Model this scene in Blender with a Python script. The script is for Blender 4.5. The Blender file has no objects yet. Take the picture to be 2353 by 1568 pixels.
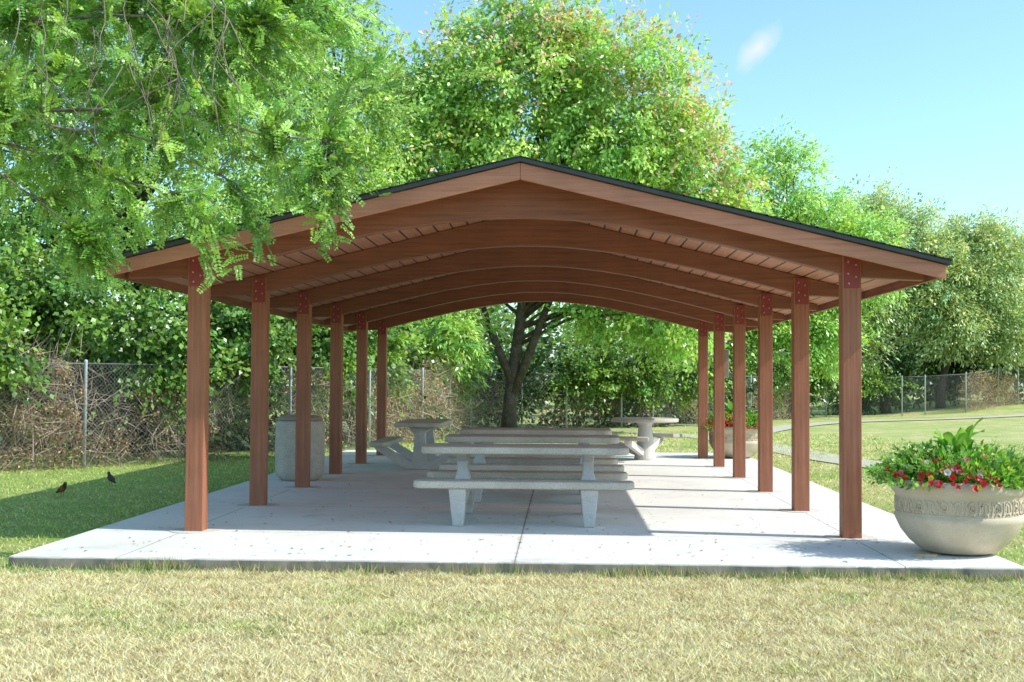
import bpy, bmesh, math, numpy as np
from mathutils import Vector, Matrix
scene=bpy.context.scene
COL=scene.collection
S=0.10            # slab top height
CX=-0.385         # pavilion centre line
Y0=11.55; DY=2.39 # first post row, spacing

# ---------------------------------------------------------------- helpers
def link(o,parent=None,label=None,category=None,kind=None,group=None):
    COL.objects.link(o)
    if parent is not None: o.parent=parent
    if label: o["label"]=label
    if category: o["category"]=category
    if kind: o["kind"]=kind
    if group: o["group"]=group
    return o
def empty(name,loc,**k):
    e=bpy.data.objects.new(name,None); e.location=loc; e.empty_display_size=.2
    return link(e,**k)
def mesh_np(name,V,F,mat=None,cols=None,smooth=False):
    V=np.asarray(V,dtype=np.float32).reshape(-1,3); F=np.asarray(F,dtype=np.int32)
    n,k=F.shape
    me=bpy.data.meshes.new(name)
    me.vertices.add(len(V)); me.vertices.foreach_set("co",V.ravel())
    me.loops.add(n*k); me.loops.foreach_set("vertex_index",F.ravel())
    me.polygons.add(n); me.polygons.foreach_set("loop_start",np.arange(0,n*k,k,dtype=np.int32))
    try: me.polygons.foreach_set("loop_total",np.full(n,k,dtype=np.int32))
    except Exception: pass
    me.update(calc_edges=True)
    if cols is not None:
        a=me.color_attributes.new("tint",'FLOAT_COLOR','POINT')
        c=np.ones((len(V),4),dtype=np.float32); c[:,:3]=cols
        a.data.foreach_set("color",c.ravel())
    if smooth: me.polygons.foreach_set("use_smooth",np.ones(n,dtype=bool))
    if mat: me.materials.append(mat)
    return me
def mesh_py(name,V,F,mats,idx=None,smooth=False):
    me=bpy.data.meshes.new(name); me.from_pydata([tuple(v) for v in V],[],[tuple(f) for f in F]); me.update()
    for m in (mats if isinstance(mats,(list,tuple)) else [mats]): me.materials.append(m)
    if idx: me.polygons.foreach_set("material_index",idx)
    bm=bmesh.new(); bm.from_mesh(me); bmesh.ops.recalc_face_normals(bm,faces=bm.faces); bm.to_mesh(me); bm.free()
    if smooth:
        for p in me.polygons: p.use_smooth=True
    return me
def bevel(o,w,seg=2,ang=35):
    m=o.modifiers.new("bevel",'BEVEL'); m.width=w; m.segments=seg; m.limit_method='ANGLE'; m.angle_limit=math.radians(ang); return o
def box(V,F,x0,x1,y0,y1,z0,z1):
    b=len(V)
    V+= [(x0,y0,z0),(x1,y0,z0),(x1,y1,z0),(x0,y1,z0),(x0,y0,z1),(x1,y0,z1),(x1,y1,z1),(x0,y1,z1)]
    F+= [(b,b+3,b+2,b+1),(b+4,b+5,b+6,b+7),(b,b+1,b+5,b+4),(b+1,b+2,b+6,b+5),(b+2,b+3,b+7,b+6),(b+3,b,b+4,b+7)]
def prism(V,F,poly,axis,a0,a1):
    def mk(p,a):
        return (a,p[0],p[1]) if axis=='x' else ((p[0],a,p[1]) if axis=='y' else (p[0],p[1],a))
    b=len(V); n=len(poly)
    V+=[mk(p,a0) for p in poly]+[mk(p,a1) for p in poly]
    F.append(tuple(b+i for i in range(n))); F.append(tuple(b+n+i for i in reversed(range(n))))
    for i in range(n):
        j=(i+1)%n; F.append((b+i,b+j,b+n+j,b+n+i))
def tube(V,F,path,radii,n=6):
    path=[Vector(p) for p in path]; b=len(V); m=len(path)
    up=Vector((0,0,1))
    for i,p in enumerate(path):
        d=(path[min(i+1,m-1)]-path[max(i-1,0)]).normalized()
        ref=up if abs(d.z)<.95 else Vector((1,0,0))
        s=d.cross(ref).normalized(); t=d.cross(s)
        for k in range(n):
            a=2*math.pi*k/n
            V.append(tuple(p+(s*math.cos(a)+t*math.sin(a))*radii[i]))
    for i in range(m-1):
        for k in range(n):
            k2=(k+1)%n
            F.append((b+i*n+k,b+i*n+k2,b+(i+1)*n+k2,b+(i+1)*n+k))
    F.append(tuple(b+k for k in reversed(range(n)))); F.append(tuple(b+(m-1)*n+k for k in range(n)))
def lathe(V,F,prof,n=64):
    b=len(V)
    for r,z in prof:
        for k in range(n):
            a=2*math.pi*k/n; V.append((r*math.cos(a),r*math.sin(a),z))
    for i in range(len(prof)-1):
        for k in range(n):
            k2=(k+1)%n; F.append((b+i*n+k,b+i*n+k2,b+(i+1)*n+k2,b+(i+1)*n+k))
_ng=np.random.default_rng(99).random((128,128))
def vnoise(x,y,s):
    x=np.asarray(x)*s+37.3; y=np.asarray(y)*s+11.7
    xi=np.floor(x).astype(int); yi=np.floor(y).astype(int); fx=x-xi; fy=y-yi
    fx=fx*fx*(3-2*fx); fy=fy*fy*(3-2*fy)
    g=lambda a,b:_ng[a%128,b%128]
    return (g(xi,yi)*(1-fx)+g(xi+1,yi)*fx)*(1-fy)+(g(xi,yi+1)*(1-fx)+g(xi+1,yi+1)*fx)*fy
def sstep(a,b,x): t=np.clip((x-a)/(b-a),0,1); return t*t*(3-2*t)
def terr(X,Y): return 0.55*sstep(48,64,np.asarray(Y,float))*sstep(13,23,np.asarray(X,float))
def runit(rng,n):
    v=rng.normal(size=(n,3)); return v/np.linalg.norm(v,axis=1,keepdims=True)
def nrm(v): return v/np.maximum(np.linalg.norm(v,axis=1,keepdims=True),1e-6)

# ---------------------------------------------------------------- materials
def newmat(name):
    m=bpy.data.materials.new(name); m.use_nodes=True; t=m.node_tree; t.nodes.clear()
    out=t.nodes.new("ShaderNodeOutputMaterial"); b=t.nodes.new("ShaderNodeBsdfPrincipled")
    t.links.new(b.outputs[0],out.inputs[0]); return m,t,b,out
def math_n(t,op,a,b=None):
    n=t.nodes.new("ShaderNodeMath"); n.operation=op
    for i,v in enumerate((a,b)):
        if v is None: continue
        if isinstance(v,(int,float)): n.inputs[i].default_value=v
        else: t.links.new(v,n.inputs[i])
    return n.outputs[0]
def noise(t,vec,scale,detail=6,rough=.6):
    n=t.nodes.new("ShaderNodeTexNoise"); n.inputs["Scale"].default_value=scale; n.inputs["Detail"].default_value=detail; n.inputs["Roughness"].default_value=rough
    t.links.new(vec,n.inputs["Vector"]); return n.outputs["Fac"]
def ramp(t,fac,stops):
    r=t.nodes.new("ShaderNodeValToRGB"); e=r.color_ramp.elements
    while len(e)<len(stops): e.new(.5)
    for i,(p,c) in enumerate(stops):
        e[i].position=p; e[i].color=(*c,1) if len(c)==3 else c
    t.links.new(fac,r.inputs[0]); return r.outputs[0]
def mixc(t,fac,a,b,mode='MIX'):
    n=t.nodes.new("ShaderNodeMix"); n.data_type='RGBA'; n.blend_type=mode
    for s,v in ((n.inputs[0],fac),(n.inputs[6],a),(n.inputs[7],b)):
        if isinstance(v,(int,float)): s.default_value=v
        elif isinstance(v,tuple): s.default_value=(*v,1)
        else: t.links.new(v,s)
    return n.outputs[2]
def bump(t,h,b,strength=.3,dist=.01):
    n=t.nodes.new("ShaderNodeBump"); n.inputs["Strength"].default_value=strength; n.inputs["Distance"].default_value=dist
    t.links.new(h,n.inputs["Height"]); t.links.new(n.outputs[0],b.inputs["Normal"])
def objvec(t,scale=(1,1,1)):
    c=t.nodes.new("ShaderNodeTexCoord"); m=t.nodes.new("ShaderNodeMapping"); m.inputs["Scale"].default_value=scale
    t.links.new(c.outputs["Object"],m.inputs[0]); return m.outputs[0],c.outputs["Object"]
def stone(name,c1,c2,s=3,fine=120,rough=.85,spot=.35,bs=.3):
    m,t,b,o=newmat(name); v,_=objvec(t)
    n1=noise(t,v,s,6); col=ramp(t,n1,[(.3,c1),(.7,c2)])
    n2=noise(t,v,fine,3,.7); sp=ramp(t,n2,[(.3,(1-spot,)*3),(.6,(1,1,1)),(.85,(1.1,1.1,1.1))])
    col=mixc(t,1.0,col,sp,'MULTIPLY'); t.links.new(col,b.inputs["Base Color"]); b.inputs["Roughness"].default_value=rough
    bump(t,n2,b,bs,.004); return m
def wood(name,axis,c1,c2,planks=False):
    m,t,b,o=newmat(name); sc={'x':(.5,14,14),'y':(14,.5,14),'z':(14,14,.5)}[axis]
    v,ov=objvec(t,sc); n1=noise(t,v,2.4,9,.68); n0=noise(t,ov,1.3,4)
    col=ramp(t,n1,[(.28,tuple(q*.62 for q in c1)),(.42,c1),(.72,c2)]); sh=ramp(t,n0,[(.3,(.80,.78,.76)),(.7,(1.08,1.06,1.05))])
    col=mixc(t,1.0,col,sh,'MULTIPLY'); h=n1
    if planks:
        sx=t.nodes.new("ShaderNodeSeparateXYZ"); t.links.new(ov,sx.inputs[0])
        pp=math_n(t,'PINGPONG',sx.outputs[0],.085); ln=math_n(t,'LESS_THAN',pp,.009)
        col=mixc(t,ln,col,(.035,.014,.008))
        h=math_n(t,'SUBTRACT',n1,math_n(t,'MULTIPLY',ln,3.0))
    t.links.new(col,b.inputs["Base Color"]); b.inputs["Roughness"].default_value=.6
    bump(t,h,b,.55,.006); return m
W1=(.23,.082,.040); W2=(.33,.130,.068)
M_wz=wood("wood_post",'z',(.31,.112,.056),(.44,.175,.096)); M_wx=wood("wood_beam",'x',(.23,.080,.038),(.31,.118,.060))
M_fx=wood("wood_fascia",'x',(.46,.19,.110),(.58,.265,.165)); M_wy=wood("wood_fascia_side",'y',W1,W2)
M_pl=wood("wood_planks",'y',(.50,.215,.125),(.62,.29,.175),True)
M_red=stone("red_steel",(.24,.033,.025),(.29,.05,.038),8,60,.55,.2,.1)
M_bolt=stone("bolt_metal",(.36,.28,.24),(.48,.40,.35),8,60,.4,.1,.1)
M_shin=stone("shingle",(.035,.032,.03),(.07,.062,.055),6,90,.9,.5,.6)
M_trim=stone("drip_edge",(.035,.045,.042),(.05,.06,.055),6,60,.5,.1,.1)
M_tabtop=stone("aggregate_top",(.50,.44,.36),(.68,.62,.53),2.5,110,.7,.45,.3)
M_tableg=stone("concrete_leg",(.54,.50,.47),(.68,.64,.61),4,90,.85,.25,.3)
M_can=stone("aggregate_can",(.48,.42,.35),(.62,.55,.47),6,70,.85,.35,.4)
M_lid=stone("lid_brown",(.32,.23,.16),(.40,.30,.22),6,70,.6,.2,.1)
M_plan=stone("planter_stone",(.54,.44,.32),(.66,.55,.42),5,140,.85,.22,.3)
M_soil=stone("soil",(.03,.02,.013),(.06,.04,.025),10,40,1,.5,.8)
M_galv=stone("galvanised",(.42,.46,.50),(.55,.58,.62),6,50,.45,.2,.1)
M_wire=stone("fence_wire",(.20,.20,.19),(.29,.28,.27),6,50,.6,.2,.1)
M_bark=stone("bark",(.06,.045,.03),(.15,.115,.09),5,18,.95,.6,.9)
M_twig=stone("pale_twig",(.14,.11,.08),(.32,.27,.21),5,30,.9,.4,.4)
M_box=stone("grey_box",(.25,.2,.16),(.3,.25,.2),6,60,.6,.2,.1)
M_path=stone("path_concrete",(.50,.46,.34),(.60,.55,.43),1.2,60,.9,.3,.3)
def slab_mat():
    m,t,b,o=newmat("slab_concrete"); v,ov=objvec(t)
    col=ramp(t,noise(t,ov,.9,7,.6),[(.25,(.65,.635,.575)),(.5,(.75,.74,.685)),(.75,(.80,.79,.745))])
    f=noise(t,ov,90,3,.7); col=mixc(t,1.0,col,ramp(t,f,[(.25,(.80,.80,.80)),(.55,(1,1,1))]),'MULTIPLY')
    st=ramp(t,noise(t,ov,3.2,7,.7),[(.53,(1,1,1)),(.76,(.82,.80,.76))]); col=mixc(t,1.0,col,st,'MULTIPLY')
    st=ramp(t,noise(t,ov,17,5,.7),[(.66,(1,1,1)),(.80,(.7,.67,.62))]); col=mixc(t,1.0,col,st,'MULTIPLY')
    s=t.nodes.new("ShaderNodeSeparateXYZ"); t.links.new(ov,s.inputs[0]); x,y,z=s.outputs
    d=None
    for xj in (-3.52,CX+.02,2.66):
        q=math_n(t,'ABSOLUTE',math_n(t,'SUBTRACT',x,xj)); d=q if d is None else math_n(t,'MINIMUM',d,q)
    dy=math_n(t,'PINGPONG',math_n(t,'SUBTRACT',y,Y0-.06),DY/2)
    dd=math_n(t,'MINIMUM',d,dy); ln=math_n(t,'LESS_THAN',dd,.0055)
    near=math_n(t,'LESS_THAN',math_n(t,'ABSOLUTE',math_n(t,'SUBTRACT',x,CX+.02)),math_n(t,'MULTIPLY',math_n(t,'SUBTRACT',noise(t,ov,7,6,.7),.42),.16))
    col=mixc(t,math_n(t,'MULTIPLY',near,.35),col,(.30,.21,.17))
    col=mixc(t,math_n(t,'MULTIPLY',ln,.75),col,(.15,.135,.11))
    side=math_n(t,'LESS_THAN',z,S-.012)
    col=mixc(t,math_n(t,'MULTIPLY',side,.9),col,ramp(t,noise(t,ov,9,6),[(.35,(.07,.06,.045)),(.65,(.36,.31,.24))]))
    ed=math_n(t,'LESS_THAN',y,math_n(t,'ADD',9.735,math_n(t,'MULTIPLY',math_n(t,'SUBTRACT',noise(t,ov,5,7,.75),.40),.28)))
    col=mixc(t,math_n(t,'MULTIPLY',ed,.45),col,(.30,.25,.18))
    t.links.new(col,b.inputs["Base Color"]); b.inputs["Roughness"].default_value=.88
    bump(t,math_n(t,'SUBTRACT',f,math_n(t,'MULTIPLY',ln,2.)),b,.25,.004); return m
M_slab=slab_mat()
def leafmat(name,transl=.35,rough=.45,tr_mul=(1.25,1.15,.55)):
    m,t,b,out=newmat(name); a=t.nodes.new("ShaderNodeAttribute"); a.attribute_name="tint"
    t.links.new(a.outputs["Color"],b.inputs["Base Color"]); b.inputs["Roughness"].default_value=rough
    try: b.inputs["Specular IOR Level"].default_value=.5
    except Exception: pass
    tr=t.nodes.new("ShaderNodeBsdfTranslucent"); c=mixc(t,1.0,a.outputs["Color"],tr_mul,'MULTIPLY')
    t.links.new(c,tr.inputs[0]); mx=t.nodes.new("ShaderNodeMixShader"); mx.inputs[0].default_value=transl
    t.links.new(b.outputs[0],mx.inputs[1]); t.links.new(tr.outputs[0],mx.inputs[2]); t.links.new(mx.outputs[0],out.inputs[0]); return m
M_leaf=leafmat("leaf",.38,.33,(1.5,1.35,.6)); M_grass=leafmat("grass_blade",.25,.6,(1.1,1.05,.8)); M_dry=leafmat("dry_leaf",.2,.8,(1.2,.9,.6))
M_petal=leafmat("petal",.25,.5,(1.1,1,1))

# ---------------------------------------------------------------- world, sun, camera
SUN=Vector((1,-.17,math.tan(math.radians(42.5))*1.011)).normalized()
w=bpy.data.worlds.new("World"); scene.world=w; w.use_nodes=True; t=w.node_tree
bg=t.nodes["Background"]; sky=t.nodes.new("ShaderNodeTexSky"); sky.sky_type='NISHITA'; sky.sun_disc=False
sky.sun_elevation=math.radians(42.5); sky.sun_rotation=math.radians(99.6); sky.air_density=1.0; sky.dust_density=.8; sky.ozone_density=1.0
tc=t.nodes.new("ShaderNodeTexCoord")
D=Vector((.156,1,.270)).normalized(); U=Vector((.62,0,.78)); U=(U-D*U.dot(D)).normalized(); Vv=D.cross(U)
def vdot(vec,v):
    n=t.nodes.new("ShaderNodeVectorMath"); n.operation='DOT_PRODUCT'; t.links.new(vec,n.inputs[0]); n.inputs[1].default_value=tuple(v); return n.outputs["Value"]
g=tc.outputs["Generated"]
u=math_n(t,'DIVIDE',vdot(g,U),.025); vv=math_n(t,'DIVIDE',vdot(g,Vv),.012)
r2=math_n(t,'SQRT',math_n(t,'ADD',math_n(t,'MULTIPLY',u,u),math_n(t,'MULTIPLY',vv,vv)))
nz=noise(t,g,45,7,.6)
cl=math_n(t,'SUBTRACT',math_n(t,'SUBTRACT',1.45,r2),math_n(t,'MULTIPLY',nz,1.0))
front=math_n(t,'GREATER_THAN',vdot(g,D),.5)
cm=t.nodes.new("ShaderNodeClamp"); t.links.new(math_n(t,'MULTIPLY',cl,front),cm.inputs[0])
skc=mixc(t,1.0,sky.outputs[0],(1.42,1.80,1.86),'MULTIPLY')
cc=mixc(t,math_n(t,'MULTIPLY',cm.outputs[0],.9),skc,(6.4,6.6,6.7))
t.links.new(cc,bg.inputs[0]); bg.inputs[1].default_value=.15
sd=bpy.data.lights.new("sun",'SUN'); sd.energy=5.0; sd.angle=math.radians(.5); sd.color=(1,.97,.91)
so=bpy.data.objects.new("sun",sd); so.rotation_euler=(-SUN).to_track_quat('-Z','Y').to_euler(); COL.objects.link(so)
cd=bpy.data.cameras.new("camera"); cd.sensor_width=36; cd.lens=43.6; cd.clip_end=3000; cd.clip_start=.1
co=bpy.data.objects.new("camera",cd); COL.objects.link(co)
co.matrix_world=Matrix.Translation((0,0,1.51))@Matrix.Rotation(math.radians(2.32),4,'Z')@Matrix.Rotation(math.radians(90+1.89),4,'X')@Matrix.Rotation(math.radians(.34),4,'Z')
scene.camera=co
scene.view_settings.view_transform='Standard'; scene.view_settings.look='None'; scene.view_settings.exposure=0

# ---------------------------------------------------------------- ground
DRY=np.array([.94,.76,.42]); GRN=np.array([.42,.58,.14])
def dryness(X,Y):
    n=vnoise(X,Y,.8)*.35+vnoise(X,Y,2.3)*.3+vnoise(X,Y,6.3)*.35
    fg=np.clip(1.08-(n-.45)*1.9,0,1)
    fg=fg-.5*sstep(2.0,3.6,X)*sstep(7.6,9,Y)
    lf=np.clip(.02+(n-.45)*.8,0,1); rt=np.clip(.35+(n-.5)*1.6,0,1)
    d=np.where(Y<9.8,fg,np.where(X<-2,lf,rt))
    d=np.where((Y<11.2)&(Y>=9.5)&(X<-3),np.clip(lf+.4*vnoise(X,Y,2.),0,1),d)
    return np.clip(d,0,1)
def gcol(X,Y,j=0):
    d=dryness(X,Y)[:,None]; return GRN*(1-d)+DRY*d
xs=np.concatenate([[-600,-300,-150,-80,-50,-35,-25,-18],np.arange(-14,26,.3),[28,32,40,55,80,150,300,600]])
ys=np.concatenate([[-60,-30,-12,-4,0,2],np.arange(4,70,.3),[72,80,100,150,300,600,1200]])
GX,GY=np.meshgrid(xs,ys); X=GX.ravel(); Yv=GY.ravel(); nx=len(xs); ny=len(ys)
i=np.arange((nx-1)*(ny-1)); r=i//(nx-1); c=i%(nx-1); a=r*nx+c
F=np.stack([a,a+1,a+nx+1,a+nx],1)
def groundmat():
    m,t,b,o=newmat("lawn_ground"); at=t.nodes.new("ShaderNodeAttribute"); at.attribute_name="tint"; v,ov=objvec(t)
    n=noise(t,ov,22,6,.7); n2=noise(t,ov,3,5,.6)
    c=mixc(t,1.0,at.outputs["Color"],ramp(t,n,[(.3,(.5,.48,.42)),(.7,(1.15,1.15,1.1))]),'MULTIPLY')
    c=mixc(t,1.0,c,ramp(t,n2,[(.3,(.8,.85,.8)),(.7,(1.1,1.05,1.05))]),'MULTIPLY')
    t.links.new(c,b.inputs["Base Color"]); b.inputs["Roughness"].default_value=1; bump(t,n,b,.8,.03); return m
gc=gcol(X,Yv)*np.where((Yv<9.9),.60,np.where(((Yv<32)&(np.abs(X)<16)),.78,.85))[:,None]
me=mesh_np("ground",np.stack([X,Yv,terr(X,Yv)],1),F,groundmat(),gc,True)
link(bpy.data.objects.new("ground",me),label="dry patchy park lawn, tan in front and greener behind",category="lawn",kind="structure")
rng=np.random.default_rng(3)
def blades(n,x0,x1,y0,y1,h,wd,mask=None,lo=.6,hi=1.25,leanm=2.0,blond=0):
    X=rng.uniform(x0,x1,n); Y=rng.uniform(y0,y1,n)
    if mask is not None: k=mask(X,Y); X=X[k];Y=Y[k]
    n=len(X); hh=h*rng.uniform(.4,1.3,n)*(.35+1.25*vnoise(X,Y,7.0)); ww=wd*rng.uniform(.6,1.4,n)
    th=rng.uniform(0,2*np.pi,n); lean=runit(rng,n)*rng.uniform(.4,leanm,n)[:,None]; lean[:,2]=0
    B=np.stack([X,Y,terr(X,Y)],1); s=np.stack([np.cos(th),np.sin(th),0*th],1)*ww[:,None]/2
    tip=B+lean*hh[:,None]; tip[:,2]+=hh*.75
    d=np.clip(dryness(X,Y)+rng.normal(0,.26,n),0,1)[:,None]
    c=(GRN*(1-d)+DRY*1.1*d)*(lo+(hi-lo)*rng.random(n))[:,None]*(.8+.4*vnoise(X,Y,9.))[:,None]
    if blond: 
        k=rng.random(n)<blond; c[k]=np.array([.95,.85,.58])*rng.uniform(.8,1,k.sum())[:,None]
    V=np.stack([B-s,B+s,tip],1).reshape(-1,3); return V,np.repeat(np.clip(c,0,.92),3,0)
near_v=lambda X,Y:(X>-.44*Y-.8)&(X<.40*Y+.8)
parts=[blades(290000,-5.2,4.9,5.7,9.72,.040,.0068,near_v,.30,1.4,2.2,.12),
       blades(95000,-13.5,-4.43,9.0,25,.04,.012,lambda X,Y:(X>-.47*Y-.6)),
       blades(90000,3.63,12.5,9.5,32,.04,.013,lambda X,Y:(X<.40*Y+.6)),
       blades(22000,-4,9,25.4,38,.08,.02)]
n=15000; X=rng.uniform(-4.5,3.7,n); dens=vnoise(X,X*0+3,1.6); k=rng.random(n)<np.clip((dens-.30)*1.5+.25*sstep(.5,3,X),.12,1); X=X[k]; n=len(X)
Y=9.735-rng.exponential(.04,n); hh=rng.uniform(.04,.13,n)*(.4+.8*vnoise(X,Y,3)); B=np.stack([X,Y,0*X],1)
th=rng.uniform(0,6.28,n); s=np.stack([np.cos(th),np.sin(th),0*th],1)*.004; tip=B+np.stack([rng.normal(0,.03,n),rng.normal(.0,.03,n),hh],1)
c=np.where(rng.random(n)[:,None]<.5,np.array([[.26,.42,.10]]),np.array([[.70,.58,.32]]))*rng.uniform(.5,1.2,n)[:,None]
parts.append((np.stack([B-s,B+s,tip],1).reshape(-1,3),np.repeat(c,3,0)))
V=np.concatenate([p[0] for p in parts]); C=np.concatenate([p[1] for p in parts])
link(bpy.data.objects.new("grass",mesh_np("grass",V,np.arange(len(V)).reshape(-1,3),M_grass,C)),label="short mown dry grass with green tufts along slab",category="grass",kind="stuff")

# ---------------------------------------------------------------- slab + paths
V=[];F=[]
nseg=160; xsl=np.linspace(-4.4,3.6,nseg+1)
edge=9.74+.035*(vnoise(xsl,xsl*0,1.5)-.5)+.03*(vnoise(xsl,xsl*0+9,9)-.5)
edge[0]+=.02; edge[-1]+=.02
poly=[(float(x),float(e)) for x,e in zip(xsl,edge)]+[(3.6,25.25),(-4.4,25.25)]
prism(V,F,poly,'z',-.06,S)
o=bpy.data.objects.new("pavement",mesh_py("pavement",V,F,M_slab)); link(o,label="pale jointed concrete slab under the pavilion",category="concrete slab",kind="structure"); bevel(o,.008,2,60)
def path_strip(name,pts,wd,dz,label):
    P=[Vector((p[0],p[1],0)) for p in pts]; out=[]
    for i in range(len(P)-1):
        p0=P[max(i-1,0)];p1=P[i];p2=P[i+1];p3=P[min(i+2,len(P)-1)]
        for k in range(8):
            q=k/8; out.append(.5*((2*p1)+(-p0+p2)*q+(2*p0-5*p1+4*p2-p3)*q*q+(-p0+3*p1-3*p2+p3)*q**3))
    out.append(P[-1]); V=[];F=[]
    for i,p in enumerate(out):
        d=(out[min(i+1,len(out)-1)]-out[max(i-1,0)]).normalized(); s=Vector((-d.y,d.x,0))*wd/2
        for q in (p+s,p-s): V.append((q.x,q.y,float(terr(q.x,q.y))+dz))
        if i: F.append((2*i-2,2*i-1,2*i+1,2*i))
    link(bpy.data.objects.new(name,mesh_py(name,V,F,M_path)),label=label,category="path",kind="structure")
path_strip("path",[(12,13.5),(8.6,17.5),(6.6,20.8),(5.5,24.5),(5.1,28),(4.6,32),(3.4,36),(1.2,38.5)],1.1,.02,"narrow pale concrete footpath curving across the lawn")
path_strip("path",[(4.6,33),(6.6,40),(10,47.5),(14,52),(19,54.5),(28,58)],1.0,.028,"narrow pale path running beside the fence")

n=460; X=rng.uniform(-4.2,3.4,n); Y=9.9+rng.exponential(3.2,n); k=Y<24; X=X[k];Y=Y[k]; n=len(X)
P=np.stack([X,Y,np.full(n,S+.004)],1); th=rng.uniform(0,6.28,n); D1=np.stack([np.cos(th),np.sin(th),0*th],1); D2=np.stack([-np.sin(th),np.cos(th),0*th],1)
L=rng.uniform(.012,.045,n)[:,None]; up=np.array([[0,0,1.]])
V=np.stack([P,P+D1*L*.5+D2*L*.28+up*.006,P+D1*L+up*.003,P+D1*L*.5-D2*L*.28+up*.002],1).reshape(-1,3)
c=np.array([[.30,.18,.06]])*rng.uniform(.3,1.4,n)[:,None]; c[rng.random(n)<.3]=[.45,.36,.08]
link(bpy.data.objects.new("fallen_leaves",mesh_np("fallen_leaves",V,np.arange(4*n).reshape(-1,4),M_dry,np.repeat(c,4,0))),label="scattered small dry fallen leaves on the slab",category="leaves",kind="stuff")

# ---------------------------------------------------------------- pavilion
PX,PY=CX,17.5
pav=empty("pavilion",(PX,PY,S),label="brown timber open picnic pavilion with arched beams and shingle roof",category="pavilion")
SL=.2426; HW=3.78; YF=11.10; YR=Y0+5*DY+.45
def zt(a,top): return top-SL*abs(a)
def roofpoly(top,bot,w): return [(-w,zt(w,top)),(0,top),(w,zt(w,top)),(w,zt(w,bot)),(0,bot),(-w,zt(w,bot))]
f0,f1=YF-PY,YR-PY
def roofprism(top,bot,w,y0,y1):
    V=[];F=[]
    P=roofpoly(top,bot,w)
    for y in (y0,y1): V+= [(x,y,z) for x,z in P]
    F+=[(0,1,4,5),(1,2,3,4),(11,10,7,6),(10,9,8,7)]
    for i in range(6):
        j=(i+1)%6; F.append((i,i+6,j+6,j))
    return V,F
V,F=roofprism(3.385,3.345,HW-.045,f0+.045,f1-.045)
roof=bpy.data.objects.new("roof",mesh_py("roof",V,F,M_pl)); link(roof,parent=pav)
V,F=roofprism(3.430,3.389,HW+.03,f0-.03,f1+.03)
sh=bpy.data.objects.new("shingles",mesh_py("shingles",V,F,M_shin)); link(sh,parent=roof)
V=[];F=[]
r2=np.random.default_rng(5)
for sgn in (-1,1):
    nc=26
    for k in range(nc):
        a0=HW+.045-k*(HW+.04)/nc; a1=a0-(HW+.04)/nc-.02
        y=f0-.045
        while y<f1+.04:
            ln=r2.uniform(.25,.4); y2=min(y+ln-.006,f1+.045)
            zz=.002+r2.uniform(0,.004)
            b=len(V)
            for (a,yy,dz) in ((a0,y,.010),(a0,y2,.010),(max(a1,0),y2,.003),(max(a1,0),y,.003)):
                V.append((sgn*a,yy,zt(a,3.432)+dz+zz))
            for (a,yy,dz) in ((a0,y,0),(a0,y2,0),(max(a1,0),y2,0),(max(a1,0),y,0)):
                V.append((sgn*a,yy,zt(a,3.432)+dz))
            F+=[(b,b+1,b+2,b+3),(b,b+1,b+5,b+4),(b+1,b+2,b+6,b+5),(b+2,b+3,b+7,b+6),(b+3,b,b+4,b+7)]
            y+=ln
link(bpy.data.objects.new("shingle_courses",mesh_py("shingle_courses",V,F,M_shin)),parent=roof)
def fascia(sgn,y0,y1,name):
    V=[];F=[]; g=.001
    prism(V,F,[(sgn*g,3.385),(sgn*(HW),zt(HW,3.385)),(sgn*(HW),zt(HW,3.385)-.125),(sgn*g,3.235)],'y',y0,y1)
    o=bpy.data.objects.new(name,mesh_py(name,V,F,M_fx)); link(o,parent=roof); bevel(o,.004,1)
for sgn in (-1,1):
    fascia(sgn,f0,f0+.042,"fascia_board"); fascia(sgn,f1-.042,f1,"fascia_board")
    V=[];F=[]; xa,xb=sorted((sgn*(HW-.042),sgn*(HW-.002)))
    box(V,F,xa,xb,f0+.045,f1-.045,zt(HW,3.385)-.11,zt(HW,3.385)+.004)
    o=bpy.data.objects.new("fascia_board",mesh_py("fascia_board",V,F,M_wy)); link(o,parent=roof)
for sgn in (-1,1):
    V=[];F=[]
    prism(V,F,[(sgn*.001,3.428),(sgn*(HW+.034),zt(HW+.034,3.428)),(sgn*(HW+.034),zt(HW+.034,3.392)),(sgn*.001,3.392)],'y',f0-.036,f0-.031)
    link(bpy.data.objects.new("drip_edge",mesh_py("drip_edge",V,F,M_trim)),parent=roof)
def beambot(a):
    h=math.sqrt(.25+(.302*a)**2)-.5
    if a<3.05: return 2.94-h
    h3=math.sqrt(.25+(.302*3.05)**2)-.5
    return 2.94-h3-(a-3.05)/.65*.03
V=[];F=[]; A=np.linspace(-3.70,3.70,112)
for a in A:
    zb=beambot(abs(a)); z1=zt(a,3.342)
    V+=[(a,-.065,zb),(a,.065,zb),(a,.065,z1),(a,-.065,z1)]
for i in range(len(A)-1):
    b=4*i
    for k in range(4):
        k2=(k+1)%4; F.append((b+k,b+k2,b+4+k2,b+4+k))
F+=[(0,1,2,3),(4*len(A)-1,4*len(A)-2,4*len(A)-3,4*len(A)-4)]
beam_me=mesh_py("roof_beam",V,F,M_wx)
V=[];F=[]; box(V,F,-.085,.085,-.085,.085,0,2.585); post_me=mesh_py("post",V,F,M_wz)
V=[];F=[];idx=[]
box(V,F,-.07,.07,-.0945,-.086,2.29,2.575); idx+=[0]*6
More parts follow.
